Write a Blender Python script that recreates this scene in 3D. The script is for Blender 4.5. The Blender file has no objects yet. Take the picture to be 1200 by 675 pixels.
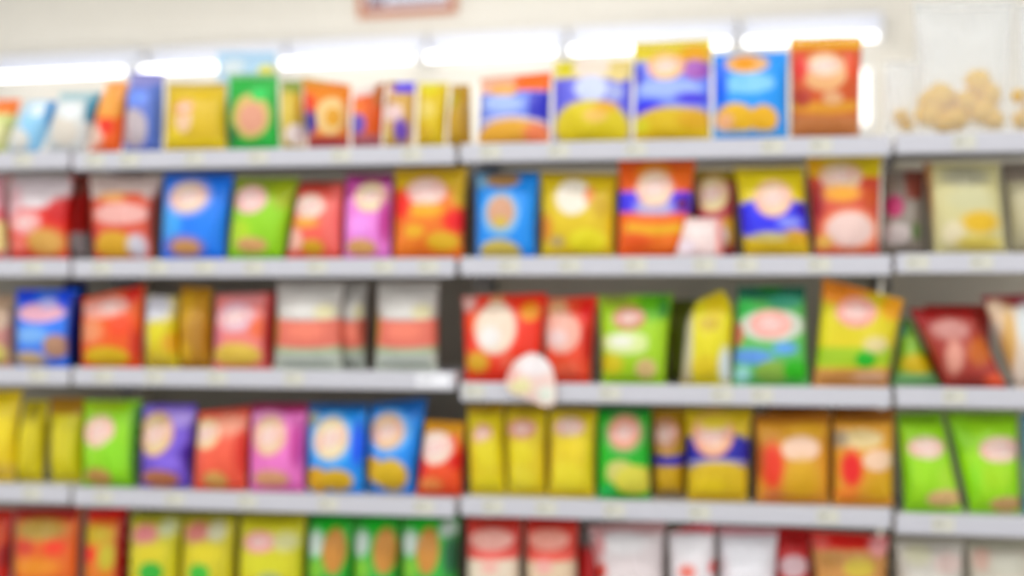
import bpy, math, random
from mathutils import Vector, noise

scene = bpy.context.scene
C = scene.collection
random.seed(11)

# ------------------------------------------------------------------ camera
F = 1600.0                      # focal length in pixels of the 1200 px frame
T = 0.1867
TH = math.atan(T)
D = 3.6
CAMZ = 1.38
HOR = 337.5
CAM = Vector((D*math.sin(TH), -D*math.cos(TH), CAMZ))
FW = Vector((-math.sin(TH), math.cos(TH), 0))
RT = Vector((math.cos(TH), math.sin(TH), 0))

def at(px, py, Y):
    """the world point seen at a pixel, on the plane y = Y"""
    d = FW + RT*((px-600)/F) + Vector((0, 0, 1))*((HOR-py)/F)
    k = (Y-CAM.y)/d.y
    return CAM + d*k

cam = bpy.data.cameras.new('camera'); cam_o = bpy.data.objects.new('camera', cam); C.objects.link(cam_o)
cam.sensor_width = 36; cam.lens = F/1200*36
cam_o.location = CAM; cam_o.rotation_euler = (math.pi/2, 0, TH)
cam.dof.use_dof = True; cam.dof.focus_distance = 1.7
cam.dof.aperture_fstop = 1.75
cam.clip_end = 60
scene.camera = cam_o

# ------------------------------------------------------------------ materials
def lin(c):
    return tuple(((x/255)/12.92 if x/255 <= .04045 else ((x/255+.055)/1.055)**2.4) for x in c)

def mat(name, col=None, rough=.5, metal=0, bump=0, bscale=60, emis=None, attr=False, spec=.5, var=0, coat=0, trans=0, alpha=1):
    m = bpy.data.materials.new(name); m.use_nodes = True
    nt = m.node_tree; b = nt.nodes['Principled BSDF']
    b.inputs['Roughness'].default_value = rough; b.inputs['Metallic'].default_value = metal
    b.inputs['Specular IOR Level'].default_value = spec
    b.inputs['Coat Weight'].default_value = coat
    b.inputs['Transmission Weight'].default_value = trans
    b.inputs['Alpha'].default_value = alpha
    tc = nt.nodes.new('ShaderNodeTexCoord')
    if attr:
        a = nt.nodes.new('ShaderNodeAttribute'); a.attribute_name = 'print'
        nt.links.new(a.outputs['Color'], b.inputs['Base Color'])
    elif col:
        c = (*lin(col), 1)
        b.inputs['Base Color'].default_value = c
        if var:
            n = nt.nodes.new('ShaderNodeTexNoise'); n.inputs['Scale'].default_value = 3
            r = nt.nodes.new('ShaderNodeMix'); r.data_type = 'RGBA'
            r.inputs[6].default_value = c; r.inputs[7].default_value = (*[x*(1-var) for x in c[:3]], 1)
            nt.links.new(tc.outputs['Object'], n.inputs['Vector'])
            nt.links.new(n.outputs['Fac'], r.inputs[0]); nt.links.new(r.outputs[2], b.inputs['Base Color'])
    if bump:
        n = nt.nodes.new('ShaderNodeTexNoise'); n.inputs['Scale'].default_value = bscale; n.inputs['Detail'].default_value = 4
        bp = nt.nodes.new('ShaderNodeBump'); bp.inputs['Strength'].default_value = bump; bp.inputs['Distance'].default_value = .004
        nt.links.new(tc.outputs['Object'], n.inputs['Vector'])
        nt.links.new(n.outputs['Fac'], bp.inputs['Height']); nt.links.new(bp.outputs['Normal'], b.inputs['Normal'])
    if emis:
        b.inputs['Emission Color'].default_value = (*lin(emis[0]), 1); b.inputs['Emission Strength'].default_value = emis[1]
    return m

M_film = mat('printed_film', attr=True, rough=.3, bump=.35, bscale=45, spec=.5)
M_clear = mat('clear_film', (232, 236, 240), rough=.18, bump=.4, bscale=30, alpha=.3)
M_chip = mat('fried_snack', (252, 200, 24), rough=.7, bump=.5, bscale=90, var=.25)
M_rail = mat('white_rail_plastic', (203, 202, 210), rough=.35)
M_shelf = mat('painted_shelf_steel', (196, 196, 200), rough=.45)
M_back = mat('taupe_panel_shaded', (185, 177, 160), rough=.6, var=.15)  # left bays: shade of the packed gaps kept in the panel colour
M_back2 = mat('taupe_panel_lit', (236, 227, 206), rough=.6, var=.12)  # right bays: same panel, brighter gaps put into its colour
M_post = mat('taupe_post_steel', (226, 216, 194), rough=.45)
M_slot = mat('slot_shadow_steel', (40, 38, 34), rough=.6)
M_tag = mat('pale_yellow_paper', (214, 212, 198), rough=.6)
M_tagw = mat('white_paper', (245, 245, 250), rough=.6)
M_ink = mat('dark_ink', (70, 70, 80), rough=.6)
M_wall = mat('cream_wall_paint', (232, 227, 217), rough=.8, bump=.05, var=.06)
M_floor = mat('pale_floor_tile', (215, 212, 205), rough=.25, var=.05)
M_ceil = mat('white_ceiling_tile', (240, 240, 238), rough=.8)
M_white = mat('white_enamel', (240, 242, 248), rough=.4)
M_batten = mat('pale_grey_enamel', (212, 215, 228), rough=.5)
M_tube = mat('lit_tube', (255, 255, 255), emis=((255, 255, 255), 3))
M_tubeend = mat('tube_end_cap', (190, 190, 195), rough=.3, metal=.8)
M_warm = mat('glint_tube_glow', (255, 255, 255), emis=((255, 246, 226), 1.5))  # glow of the added tube that imitates glints
M_diff = mat('lit_diffuser', (255, 255, 255), emis=((250, 252, 255), 3))
M_frame = mat('orange_brown_wood', (205, 130, 90), rough=.5, var=.2)
M_sheet = mat('pale_blue_paper', (222, 224, 238), rough=.6)
M_plum = mat('plum_ink', (110, 60, 80), rough=.6)

# ------------------------------------------------------------------ mesh helpers
def link(name, verts, faces, m, parent=None, smooth=False, loc=None, cols=None):
    me = bpy.data.meshes.new(name); me.from_pydata([tuple(v) for v in verts], [], faces); me.update()
    if m: me.materials.append(m)
    if smooth:
        me.polygons.foreach_set('use_smooth', [True]*len(me.polygons))
    if cols:
        a = me.color_attributes.new('print', 'FLOAT_COLOR', 'POINT')
        flat = []
        for c in cols: flat += [c[0], c[1], c[2], 1]
        a.data.foreach_set('color', flat)
    o = bpy.data.objects.new(name, me); C.objects.link(o)
    if parent: o.parent = parent
    if loc is not None: o.location = loc
    return o

class MB:
    def __init__(s): s.v = []; s.f = []
    def box(s, x0, x1, y0, y1, z0, z1):
        n = len(s.v)
        s.v += [(x0,y0,z0),(x1,y0,z0),(x1,y1,z0),(x0,y1,z0),(x0,y0,z1),(x1,y0,z1),(x1,y1,z1),(x0,y1,z1)]
        s.f += [tuple(n+i for i in q) for q in ((0,3,2,1),(4,5,6,7),(0,1,5,4),(1,2,6,5),(2,3,7,6),(3,0,4,7))]
    def prism(s, prof, x0, x1):
        """a profile of (y, z) points drawn out along x"""
        n = len(s.v); k = len(prof)
        s.v += [(x0, y, z) for y, z in prof] + [(x1, y, z) for y, z in prof]
        for i in range(k):
            j = (i+1) % k
            s.f.append((n+i, n+k+i, n+k+j, n+j))
        s.f.append(tuple(n+i for i in range(k))); s.f.append(tuple(n+k+i for i in reversed(range(k))))
    def cyl(s, p0, p1, r, seg=14):
        a = Vector(p0); b = Vector(p1); d = (b-a).normalized()
        u = d.orthogonal().normalized(); w = d.cross(u); n = len(s.v)
        for p in (a, b):
            for i in range(seg):
                t = 2*math.pi*i/seg; s.v.append(tuple(p+u*math.cos(t)*r+w*math.sin(t)*r))
        for i in range(seg):
            j = (i+1) % seg; s.f.append((n+i, n+j, n+seg+j, n+seg+i))
        s.f.append(tuple(n+i for i in reversed(range(seg)))); s.f.append(tuple(n+seg+i for i in range(seg)))
    def build(s, name, m, parent=None, bevel=0):
        o = link(name, s.v, s.f, m, parent)
        if bevel:
            b = o.modifiers.new('bevel', 'BEVEL'); b.width = bevel; b.segments = 2; b.limit_method = 'ANGLE'
        return o

def tag(o, label=None, cat=None, group=None, kind=None):
    for k, v in (('label', label), ('category', cat), ('group', group), ('kind', kind)):
        if v: o[k] = v
    return o

def empty(name, loc, rz=0):
    o = bpy.data.objects.new(name, None); C.objects.link(o); o.location = loc; o.rotation_euler = (0, 0, rz)
    o.empty_display_size = .05
    return o

# ------------------------------------------------------------------ the setting
SH = 0.42                       # shelf depth
def struct(name, mb, m): return tag(mb.build(name, m), kind='structure')
b = MB(); b.box(-7, 7, -4.5, 8, -.1, 0); struct('floor', b, M_floor)
b = MB(); b.box(-7, 7, -4.5, 8, 3.55, 3.65); struct('ceiling', b, M_ceil)

# back wall: 8 m from the camera on its axis, turned a little against the shelving
T2 = .27; TH2 = math.atan(T2)
D2 = 8.0
wo = CAM + FW*D2                 # where the camera axis meets the wall
wx = RT*math.cos(TH2) - FW*math.sin(TH2)
wn = -(FW*math.cos(TH2) + RT*math.sin(TH2))      # towards the camera
WRZ = math.atan2(wx.y, wx.x)
def onwall(px, py, off=0):
    """wall coordinates (along, height) of a pixel on the plane `off` in front of the wall"""
    d = FW + RT*((px-600)/F) + Vector((0, 0, 1))*((HOR-py)/F)
    p0 = wo + wn*off
    k = (p0-CAM).dot(wn)/d.dot(wn)
    p = CAM + d*k
    return (p-wo).dot(wx), p.z
def wall_empty(name, s, z, off):
    p = wo + wx*s + wn*off
    return empty(name, (p.x, p.y, z), WRZ)      # local +x along the wall, local -y towards the camera
b = MB(); b.box(-6, 6, 0, .1, 0, 3.55)
w = struct('wall_back', b, M_wall); w.location = (wo.x, wo.y, 0); w.rotation_euler = (0, 0, WRZ)

# batten lights along the back wall
spans = [(-20, 152), (162, 322), (326, 489), (496, 656), (664, 860), (867, 1034)]
zz = onwall(575, 63.5, .2)[1]
tube_label = ['white batten with lit tube above the leftmost slim packets, cut by the frame',
              'white batten with lit tube behind the gold bag and green bag tops',
              'white batten with lit tube above the orange and navy bags, fully visible',
              'white batten with lit tube just left of the tall blue and yellow bags',
              'white batten with lit tube partly hidden by the tallest yellow and blue bag',
              'white batten with lit tube partly hidden by the sky blue and rust red bags']
for (xa, xb), lb in zip(spans, tube_label):
    sa = onwall(xa, 66, .2)[0]; sb = onwall(xb, 66, .2)[0]
    L = (sb-sa)/2
    t = wall_empty('batten_light', (sa+sb)/2, zz, 0)
    tag(t, lb, 'light', 'batten lights on the back wall')
    h = MB(); h.prism([(-.004, .02), (-.07, .035), (-.075, .15), (-.004, .165)], -L, L)
    h.build('housing', M_batten, t, .004)
    tb = MB(); tb.cyl((-L+.03, -.2, 0), (L-.03, -.2, 0), .017); tb.build('tube', M_tube, t)
    for sg in (-1, 1):
        e = MB(); e.cyl((sg*(L-.03), -.2, 0), (sg*(L-.015), -.2, 0), .02)
        e.box(sg*(L-.012)-.006, sg*(L-.012)+.006, -.22, -.03, -.02, .06)
        e.build('tube_holder', M_white, t)

# added tube imitating glints between the rust red bag and the clear pouch
s0, z0 = onwall(1014, 150, .1); s1, z1 = onwall(1014, 78, .1)
t = wall_empty('glint_tube', s0, z0, 0)
tag(t, 'added upright tube standing in for glints between rust red bag and clear pouch', 'light')
b = MB(); b.box(-.03, .03, -.05, -.004, 0, z1-z0); b.build('housing', M_white, t, .004)
b = MB(); b.cyl((0, -.1, .02), (0, -.1, z1-z0-.02), .012); b.build('tube', M_warm, t)
for zq in (.012, z1-z0-.012):
    b = MB(); b.cyl((0, -.1, zq-.008), (0, -.1, zq+.008), .02); b.box(-.008, .008, -.1, -.05, zq-.008, zq+.008); b.build('tube_holder', M_white, t)

# framed notice at the top
s0, z0 = onwall(421, 22, 0); s1, _ = onwall(536, 22, 0)
t = wall_empty('framed_notice', (s0+s1)/2, z0, 0)
tag(t, 'framed pale notice in an orange-brown frame high on the cream wall', 'sign')
L = (s1-s0)/2; Hn = .40
b = MB(); b.box(-L, L, -.03, -.003, 0, .045); b.box(-L, L, -.03, -.003, Hn-.045, Hn)
b.box(-L, -L+.045, -.03, -.003, .045, Hn-.045); b.box(L-.045, L, -.03, -.003, .045, Hn-.045); b.build('frame', M_frame, t, .004)
b = MB(); b.box(-L+.045, L-.045, -.014, -.004, .045, Hn-.045); b.build('sheet', M_sheet, t)
b = MB()
b.box(-L+.07, -L+.17, -.018, -.014, .07, .12)
for k in range(4): b.box(-L+.2, L-.08-.03*(k % 2), -.017, -.014, .08+.06*k, .095+.06*k)
b.build('printed_marks', M_plum, t)

# unseen ceiling lights, added to raise the light level
for i, (x, y, lb) in enumerate([(-1.9, -1.5, 'added unseen long white ceiling light over the aisle, left of the camera'), (0, -1.5, 'added unseen long white ceiling light over the middle of the aisle'), (1.9, -1.5, 'added unseen long white ceiling light over the aisle, right end'),
                     (-1.9, -3.4, 'added unseen long white ceiling light behind the camera, left'), (0.1, -3.4, 'added unseen long white ceiling light behind the camera, middle'), (2.1, -3.4, 'added unseen long white ceiling light behind the camera, right'),
                     (-3.2, 1.6, 'added unseen long white ceiling light beyond the shelving, left'), (-1.0, 2.6, 'added unseen long white ceiling light beyond the shelving, middle'), (1.2, 2.0, 'added unseen long white ceiling light beyond the shelving, right')]):
    t = empty('added_ceiling_light', (x, y, 3.55)); tag(t, lb, 'light', 'added unseen ceiling lights')
    b = MB(); b.prism([(-.17, 0), (-.15, -.06), (.15, -.06), (.17, 0)], -.8, .8); b.build('housing', M_white, t, .004)
    b = MB(); b.box(-.77, .77, -.13, .13, -.075, -.058); b.build('diffuser', M_diff, t, .004)
    l = bpy.data.lights.new('added_area_light', 'AREA'); l.shape = 'RECTANGLE'; l.size = 1.5; l.size_y = .26; l.energy = 9 if y < 0 else (58 if x < -2 else 29)
    l.color = (1, .99, .97)
    lo = bpy.data.objects.new('added_area_light', l); C.objects.link(lo); lo.location = (x, y, 3.46)

# ------------------------------------------------------------------ shelving
bays = [(-420, 81), (86, 533), (540, 1044), (1050, 1560)]
RH = .05
ref_x = [40, 310, 790, 1120]
rail_y = [[188, 314, 441, 579], [185, 314, 444, 589], [175, 311.5, 462.5, 600.5], [167.5, 308.5, 466, 616]]
SZ = []                         # shelf top heights per bay
for k in range(4):
    SZ.append([at(ref_x[k], y, 0).z + RH/2 - .006 for y in rail_y[k]] + [at(ref_x[k], rail_y[k][3], 0).z - .33])
tags = {(0,0): [28], (0,1): [40], (0,2): [45], (0,3): [38],
        (1,0): [112, 152, 228, 303, 400, 483], (1,1): [120, 185, 240, 298, 372, 450, 502], (1,2): [122, 182, 255, 345, 508],
        (1,3): [122, 205, 290, 385, 497],
        (2,0): [575, 655, 745, 905, 962], (2,1): [597, 668, 745, 825, 875, 960], (2,2): [556, 715, 846, 893], (2,3): [578, 640, 720, 820, 970],
        (3,0): [1130], (3,1): [1075, 1150], (3,2): [1118], (3,3): [1105]}
bay_label = ['white shelving bay at the left edge, cut by the frame', 'white shelving bay with the pink, red and blue bags, left of the middle',
             'white shelving bay right of the middle with the promo card on its rail', 'white shelving bay at the right edge beneath the large clear pouch']
level = ['top', 'second', 'third', 'fourth', 'lowest']
for k, (pa, pb) in enumerate(bays):
    xa = at(pa, 300, 0).x; xb = at(pb, 300, 0).x
    if k > 0: xa_p = (at(bays[k-1][1], 300, 0).x + xa)/2
    else: xa_p = xa
    t = empty('shelving_unit', ((xa+xb)/2, SH, 0)); tag(t, bay_label[k], 'shelving', 'shelving bays')
    x0 = xa-(xa+xb)/2; x1 = -x0
    def L(y): return y-SH
    b = MB(); ztop = SZ[k][0]
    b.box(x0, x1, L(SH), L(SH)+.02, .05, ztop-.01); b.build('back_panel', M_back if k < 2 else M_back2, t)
    for sgn, xx in ((-1, x0), (1, x1)):
        if k == 0 and sgn < 0: continue
        b = MB(); xi = xx - sgn*.032
        b.box(min(xx, xi), max(xx, xi), L(SH)-.03, L(SH), .0, ztop+.01)
        nf = len(b.f); z = .12
        while z < ztop-.03:
            b.box((xx+xi)/2-.004, (xx+xi)/2+.004, L(SH)-.0325, L(SH)-.0295, z, z+.03); z += .05
        up = b.build('upright', M_post, t)
        up.data.materials.append(M_slot)
        for p in up.data.polygons[nf:]: p.material_index = 1
    b = MB(); b.box(x0, x1, L(.0), L(SH)-.03, 0, .1); b.build('base', M_shelf, t, .003)
    for j, z in enumerate(SZ[k]):
        b = MB(); b.box(x0+.002, x1-.002, L(.014), L(SH)-.032, z-.028, z)
        sh = b.build('shelf', M_shelf, t, .002)
        # side brackets under the shelf
        r = MB()
        r.prism([(L(0), z-RH+.006), (L(0)-.003, z-RH+.012), (L(0)-.003, z+.002), (L(0), z+.006), (L(.013), z+.006), (L(.013), z-.02), (L(.005), z-RH+.006)], x0, x1)
        r.build('price_rail', M_rail, sh, .001)
        for side in (-1, 1):
            bx = side*(x1-.006)
            q = MB(); q.prism([(L(.21), z-.028), (L(SH)-.034, z-.028), (L(SH)-.034, z-.1), (L(SH)-.08, z-.1)], bx-.002, bx+.002)
            q.build('bracket', M_shelf, sh)
        if j < 4:
            for px in tags.get((k, j), []):
                xt = at(px, 300, 0).x-(xa+xb)/2
                wd = .027 if px != 508 else .045
                xt = max(x0+wd+.003, min(x1-wd-.003, xt))
                q = MB(); q.box(xt-wd, xt+wd, L(0)-.0050, L(0)-.0030, z-RH+.016, z+.001)
                o = q.build('price_tag', M_tagw if px == 508 else M_tag, sh)
                if px == 508: o['label'] = 'wider bright white tag at the rail end'
                q = MB()
                q.box(xt-wd*.8, xt+wd*.1, L(0)-.0054, L(0)-.0049, z-.014, z-.012)
                q.box(xt-wd*.8, xt-wd*.2, L(0)-.0054, L(0)-.0049, z-.02, z-.018)
                # printed lines belong to the tag: joined below as a second material on the same mesh
                me = o.data; n = len(me.vertices)
                vv = [tuple(v.co) for v in me.vertices] + q.v
                ff = [tuple(p.vertices) for p in me.polygons] + [tuple(n+i for i in f) for f in q.f]
                nf = len(me.polygons)
                nm = bpy.data.meshes.new('price_tag'); nm.from_pydata(vv, [], ff); nm.update()
                nm.materials.append(me.materials[0]); nm.materials.append(M_ink)
                for p in nm.polygons[nf:]: p.material_index = 1
                o.data = nm

def bay_of(x):
    k = 0
    while k < 3 and x > (at(bays[k][1], 300, 0).x + at(bays[k+1][0], 300, 0).x)/2: k += 1
    return k

# ------------------------------------------------------------------ bags
def hexc(s):
    return lin((int(s[0:2], 16), int(s[2:4], 16), int(s[4:6], 16)))
def sst(t): t = max(0, min(1, t)); return t*t*(3-2*t)

def paint(base, layers):
    def hexc(s, lin_=globals()['hexc']):          # printed film inks: a little purer than the eye reads them
        c = lin_(s); g = .3*c[0]+.55*c[1]+.15*c[2]
        return tuple(max(.004, min(.95, g+(x-g)*1.18)) for x in c)
    base = hexc(base)
    ls = []
    for l in layers:
        ls.append((l[0], l[1:-1], hexc(l[-1])) if isinstance(l[0], str) else ('e', l[:-1], hexc(l[-1])))
    def f(x, y):
        c = list(base)
        for k, p, col in ls:
            if k == 'e':            # ellipse cx cy rx ry
                d = math.hypot((x-p[0])/p[2], (y-p[1])/p[3]); a = sst((1.12-d)/.24)
            elif k == 's':          # soft ellipse
                d = math.hypot((x-p[0])/p[2], (y-p[1])/p[3]); a = sst((1.4-d)/.8)
            elif k == 'r':          # rectangle x0 y0 x1 y1
                s = 2.0
                a = sst(min(x-p[0], p[2]-x)/s/2+.5)*sst(min(y-p[1], p[3]-y)/s/2+.5)
            elif k == 'w':          # wavy band: x0 x1 y height, bowed by the last number
                yy = p[2] + p[4]*math.cos((x-(p[0]+p[1])/2)/(p[1]-p[0])*math.pi)
                a = sst((p[3]/2-abs(y-yy))/3+.5)*sst(min(x-p[0], p[1]-x)/4+.5)
            elif k == 'l':          # round emblem with a banner: cx cy rx ry, the colour is the disc's
                u = (x-p[0])/p[2]; v = (y-p[1])/p[3]
                d = math.hypot(u, v); a = sst((1.1-d)/.2)
                red = hexc('ec7064'); wht = (.92, .88, .84)
                if d < .62: k2 = sst((.75-d)/.55)*.7; col = [col[i]*(1-k2)+wht[i]*k2 for i in range(3)]
                ring = max(0, 1-abs(d-.98)/.1)*.6
                vb = v+.3*u
                if abs(vb) < .36 and abs(u) < .9:
                    k2 = .75 if (abs(vb) < .2 and math.sin(u*12) > -.15) else .3
                    b2 = [red[i]*(1-k2)+wht[i]*k2 for i in range(3)]
                    col = [col[i]*.45+b2[i]*.55 for i in range(3)]
                col = [col[i]*(1-ring)+red[i]*ring for i in range(3)]
            c = [c[i]*(1-a)+col[i]*a for i in range(3)]
        return c
    return f

NF, NB, NV = 34, 10, 46
bag_count = [0]
def bag(row, xb, xt, yt, base, layers, label, d=0, thick=.046, lean=.02, yb=None, name='chip_bag', cat='snack bag', group=None, pinch=.025, material=None, round_top=0, seed=None):
    """row 0-4; xb/xt = left and right pixel of the bottom and top edge; yt = top y (or left and right top y)"""
    bag_count[0] += 1
    rnd = random.Random(seed if seed is not None else bag_count[0]*7+3)
    Y0 = .088+d
    xc = (xb[0]+xb[1])/2
    zb = SZ[bay_of(at(xc, 300, Y0).x)][row]
    # pixel y of the bottom on this plane
    P = at(xc, 0, Y0); depth = (P-CAM).dot(FW); ypb = HOR-(zb-CAMZ)*F/depth
    if isinstance(yt, (int, float)): yt = (yt, yt)
    root_p = at(xc, 0, Y0); root = empty(name, (root_p.x, Y0, zb+.0015))
    tag(root, label, cat, group)
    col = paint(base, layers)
    ph = rnd.uniform(0, 6.28); ph2 = rnd.uniform(0, 6.28); nseed = Vector((rnd.uniform(0, 50), rnd.uniform(0, 50), 0))
    wr = rnd.uniform(.7, 1.3)
    def px_of(u, v):
        s = (u+1)/2
        xl = xb[0]+(xt[0]-xb[0])*v; xr = xb[1]+(xt[1]-xb[1])*v
        x = xl+(xr-xl)*s
        pin = pinch*math.sin(math.pi*min(1, max(0, v)))**.8
        x = (xl+xr)/2+(x-(xl+xr)/2)*(1-pin)
        if round_top and v > 1-round_top:
            q = (v-1+round_top)/round_top
            x = (xl+xr)/2+(x-(xl+xr)/2)*math.sqrt(max(.04, 1-q*q*.85))
        ytop = yt[0]+(yt[1]-yt[0])*s
        y = ypb+(ytop-ypb)*v
        return x, y
    def h_of(u, v):
        vv = (v-.045)/.91; vv = max(0, min(1, vv))
        g = math.sin(math.pi*vv**.85)**.6 if 0 < vv < 1 else 0
        e = max(0, 1-abs(u)**2.4)**.55
        return .0015+thick*g*e
    def wrinkle(u, v):
        dt = max(0, .95-v); db = max(0, v-.05)
        a = math.exp(-dt/.13)+.8*math.exp(-db/.1)
        w = .005*wr*a*math.sin(u*13+ph+3*math.sin(u*4+ph2))*min(1, dt*14)*min(1, db*14)
        w += .007*noise.noise(Vector((u*2.2, v*3, 0))+nseed)*min(1, dt*8)*min(1, db*8)
        return w*(1-abs(u)**4)
    ly = lean
    def P3(u, v, side):
        x, y = px_of(u, v)
        p = at(x, y, Y0)
        h = h_of(u, v)
        yy = ly*(v-.3)+side*(h+wrinkle(u, v))
        return Vector((p.x-root_p.x, yy, max(0, p.z-zb)))
    verts = []; cols = []; faces = []
    v0, v1 = .045, .955
    n = NF+NB
    for j in range(NV+1):
        v = v0+(v1-v0)*j/NV
        for i in range(n):
            if i <= NF: u = -1+2*i/NF; sd = -1
            else: u = 1-2*(i-NF)/NB; sd = 1
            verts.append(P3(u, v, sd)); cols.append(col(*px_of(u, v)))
    for j in range(NV):
        for i in range(n):
            k = (i+1) % n
            faces.append((j*n+i, j*n+k, (j+1)*n+k, (j+1)*n+i))
    faces.append(tuple(reversed(range(n)))); faces.append(tuple(NV*n+i for i in range(n)))
    m = material or M_film
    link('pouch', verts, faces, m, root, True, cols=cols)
    for nm, va, vb in (('top_seal', .957, 1.0), ('bottom_seal', 0.0, .043)):
        verts = []; cols = []; faces = []
        ns = 44
        for j in range(4):
            v = va+(vb-va)*j/3
            for i in range(ns+1):
                u = -1+2*i/ns
                z = .0012*math.sin(j*math.pi)+.001*(1 if j % 2 else -1)
                # crimp teeth on the free edge
                free = (j == 3 and nm == 'top_seal')
                x, y = px_of(u, v-(.006 if free and i % 2 else 0)); p = at(x, y, Y0)
                yy = ly*(v-.3)+z+.002*math.sin(u*5+ph)*(1 if nm == 'top_seal' else 0)*(j/3)
                verts.append(Vector((p.x-root_p.x, yy-.0012, max(0, p.z-zb)))); cols.append(col(x, y))
        m1 = len(verts)
        for i in range(m1): verts.append(verts[i]+Vector((0, .0024, 0))); cols.append(cols[i])
        w_ = ns+1
        for j in range(3):
            for i in range(ns):
                a = j*w_+i; faces.append((a, a+1, a+1+w_, a+w_)); faces.append((m1+a, m1+a+w_, m1+a+1+w_, m1+a+1))
        for i in range(ns):
            faces.append((i, m1+i, m1+i+1, i+1)); a = 3*w_+i; faces.append((a, a+1, m1+a+1, m1+a))
        for j in range(3):
            a = j*w_; faces.append((a, a+w_, m1+a+w_, m1+a)); a = j*w_+ns; faces.append((a, m1+a, m1+a+w_, a+w_))
        link(nm, verts, faces, m, root, False, cols=cols)
    return root

G = ['bags on the top shelf', 'bags on the second shelf', 'bags on the third shelf', 'bags on the fourth shelf', 'bags on the lowest visible shelf']
def B(row, xb, xt, yt, base, layers, label, **k):
    k.setdefault('group', G[row])
    return bag(row, xb, xt, yt, base, layers, label, **k)

# ---- top shelf
B(0, (-22, 6), (-18, 23), 116, 'd8dc9a', [('r', -30, 112, 25, 135, 'e8803c'), (5, 160, 12, 12, 'e9e4b0')], 'orange-topped pale green packet at the left end of the top shelf')
B(0, (8, 46), (26, 66), 118, 'cfd9de', [('s', 45, 150, 13, 40, '9fd0f0'), ('r', 56, 110, 70, 150, '2d8cc8'), (30, 165, 12, 12, 'e5e2da'), (47, 130, 9, 8, 'e8f2f8')], 'leaning white and light blue packet on the top shelf, left end')
B(0, (54, 102), (68, 119), 108, 'd9dcda', [('r', 104, 100, 125, 145, '4a8ca8'), (82, 155, 16, 18, 'e0d8cc'), (88, 132, 12, 10, 'eef2f4'), ('r', 64, 108, 110, 118, 'a8c8cf')], 'white packet with teal right edge on the top shelf', d=.0)
B(0, (105, 143), (122, 148), 95, 'f0702c', [('r', 110, 90, 155, 122, 'f4a868'), (132, 128, 14, 16, 'f8a860'), ('s', 116, 160, 12, 14, 'f0cdbc'), (132, 150, 8, 10, 'e84c18')], 'slim orange packet with white lower corner on the top shelf')
B(0, (145, 192), (150, 190), 84, '6f80cc', [('r', 140, 80, 195, 103, '8d8cc4'), (165, 117, 14, 9, '7c9af8'), (163, 152, 17, 22, 'c4b8bc'), ('r', 180, 100, 200, 180, '5870bc')], 'violet-blue bag with a beige oval beside the gold bag', d=.012)
B(0, (193, 268), (194, 264), 97, 'd8b814', [(222, 142, 10, 16, 'ecc8a8'), ('l', 221, 128, 12, 9, 'e0a860'), ('s', 208, 165, 12, 12, 'e8cc50'), ('r', 190, 97, 270, 104, 'c8b060'), ('w', 195, 267, 168, 7, 2, 'e6cc3c')], 'plain gold bag with a small pinkish emblem on the top shelf')
B(0, (256, 322), (252, 322), 60, 'b9d6ec', [('s', 275, 80, 14, 10, 'dfe9ee'), (313, 84, 9, 7, 'e4dc70'), ('r', 250, 120, 330, 180, '8fb4d0')], 'tall pale blue bag standing behind the green bag on the top shelf', d=.13)
B(0, (269, 330), (266, 324), 86, '18a848', [(297, 138, 22, 26, 'd8bc78'), (299, 140, 15, 18, 'dca088'), ('r', 262, 84, 340, 92, '8cb48c'), (306, 112, 9, 8, '22c860'), ('s', 275, 160, 8, 12, '0d7838')], 'bright green bag with a tan disc on the top shelf', thick=.03)
B(0, (332, 360), (327, 352), 94, 'ccb258', [('r', 315, 94, 360, 110, '8c9c50'), ('s', 336, 130, 9, 22, 'dcc46c'), (352, 160, 12, 12, 'ecdcd6'), ('s', 330, 150, 6, 14, '98a840')], 'narrow leaning khaki-gold packet right of the green bag', d=.01)
B(0, (362, 410), (352, 410), (90, 100), 'e08834', [('r', 350, 86, 384, 98, 'c8a050'), ('s', 364, 124, 10, 12, 'e44c28'), ('s', 367, 146, 10, 14, '1c1c8c'), (392, 138, 16, 22, 'e8c890'), (395, 140, 9, 12, 'dca048'), ('r', 350, 162, 415, 176, 'b04848')], 'orange bag with navy corner and cream oval on the top shelf')
B(0, (413, 448), (413, 450), (106, 96), 'd86430', [(426, 104, 22, 9, 'ecdcd8'), (424, 148, 10, 12, '7058b0'), (420, 128, 12, 8, 'f08040'), ('s', 446, 110, 8, 16, 'b06428'), ('r', 405, 160, 455, 176, 'b06870')], 'orange-red bag with a violet patch and pale top', d=.01)
B(0, (450, 485), (453, 486), 96, 'd0a868', [('r', 462, 94, 486, 110, '6450dc'), (464, 134, 12, 10, 'e8ccc8'), ('s', 474, 155, 8, 14, '6a48b0'), ('r', 448, 94, 462, 124, 'b0742c'), (456, 160, 8, 8, 'd8bc60')], 'small tan bag with violet top corner left of the yellow bag', d=.0)
B(0, (489, 522), (489, 525), 96, 'dcc038', [('s', 504, 104, 10, 8, 'e4d81c'), (500, 130, 12, 12, 'e4ce78'), ('s', 500, 158, 10, 10, 'd4b030'), ('r', 485, 94, 530, 99, 'e4dca0')], 'narrow bright yellow bag beside the darker gold one, top shelf', d=.0)
B(0, (524, 554), (528, 550), 99, 'c09a2c', [('s', 520, 156, 9, 18, 'e8d0c4'), ('s', 535, 120, 9, 10, 'b4a040'), ('r', 540, 99, 556, 180, 'b0882c')], 'narrow mustard bag at the bay seam on the top shelf', d=.01)
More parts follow.
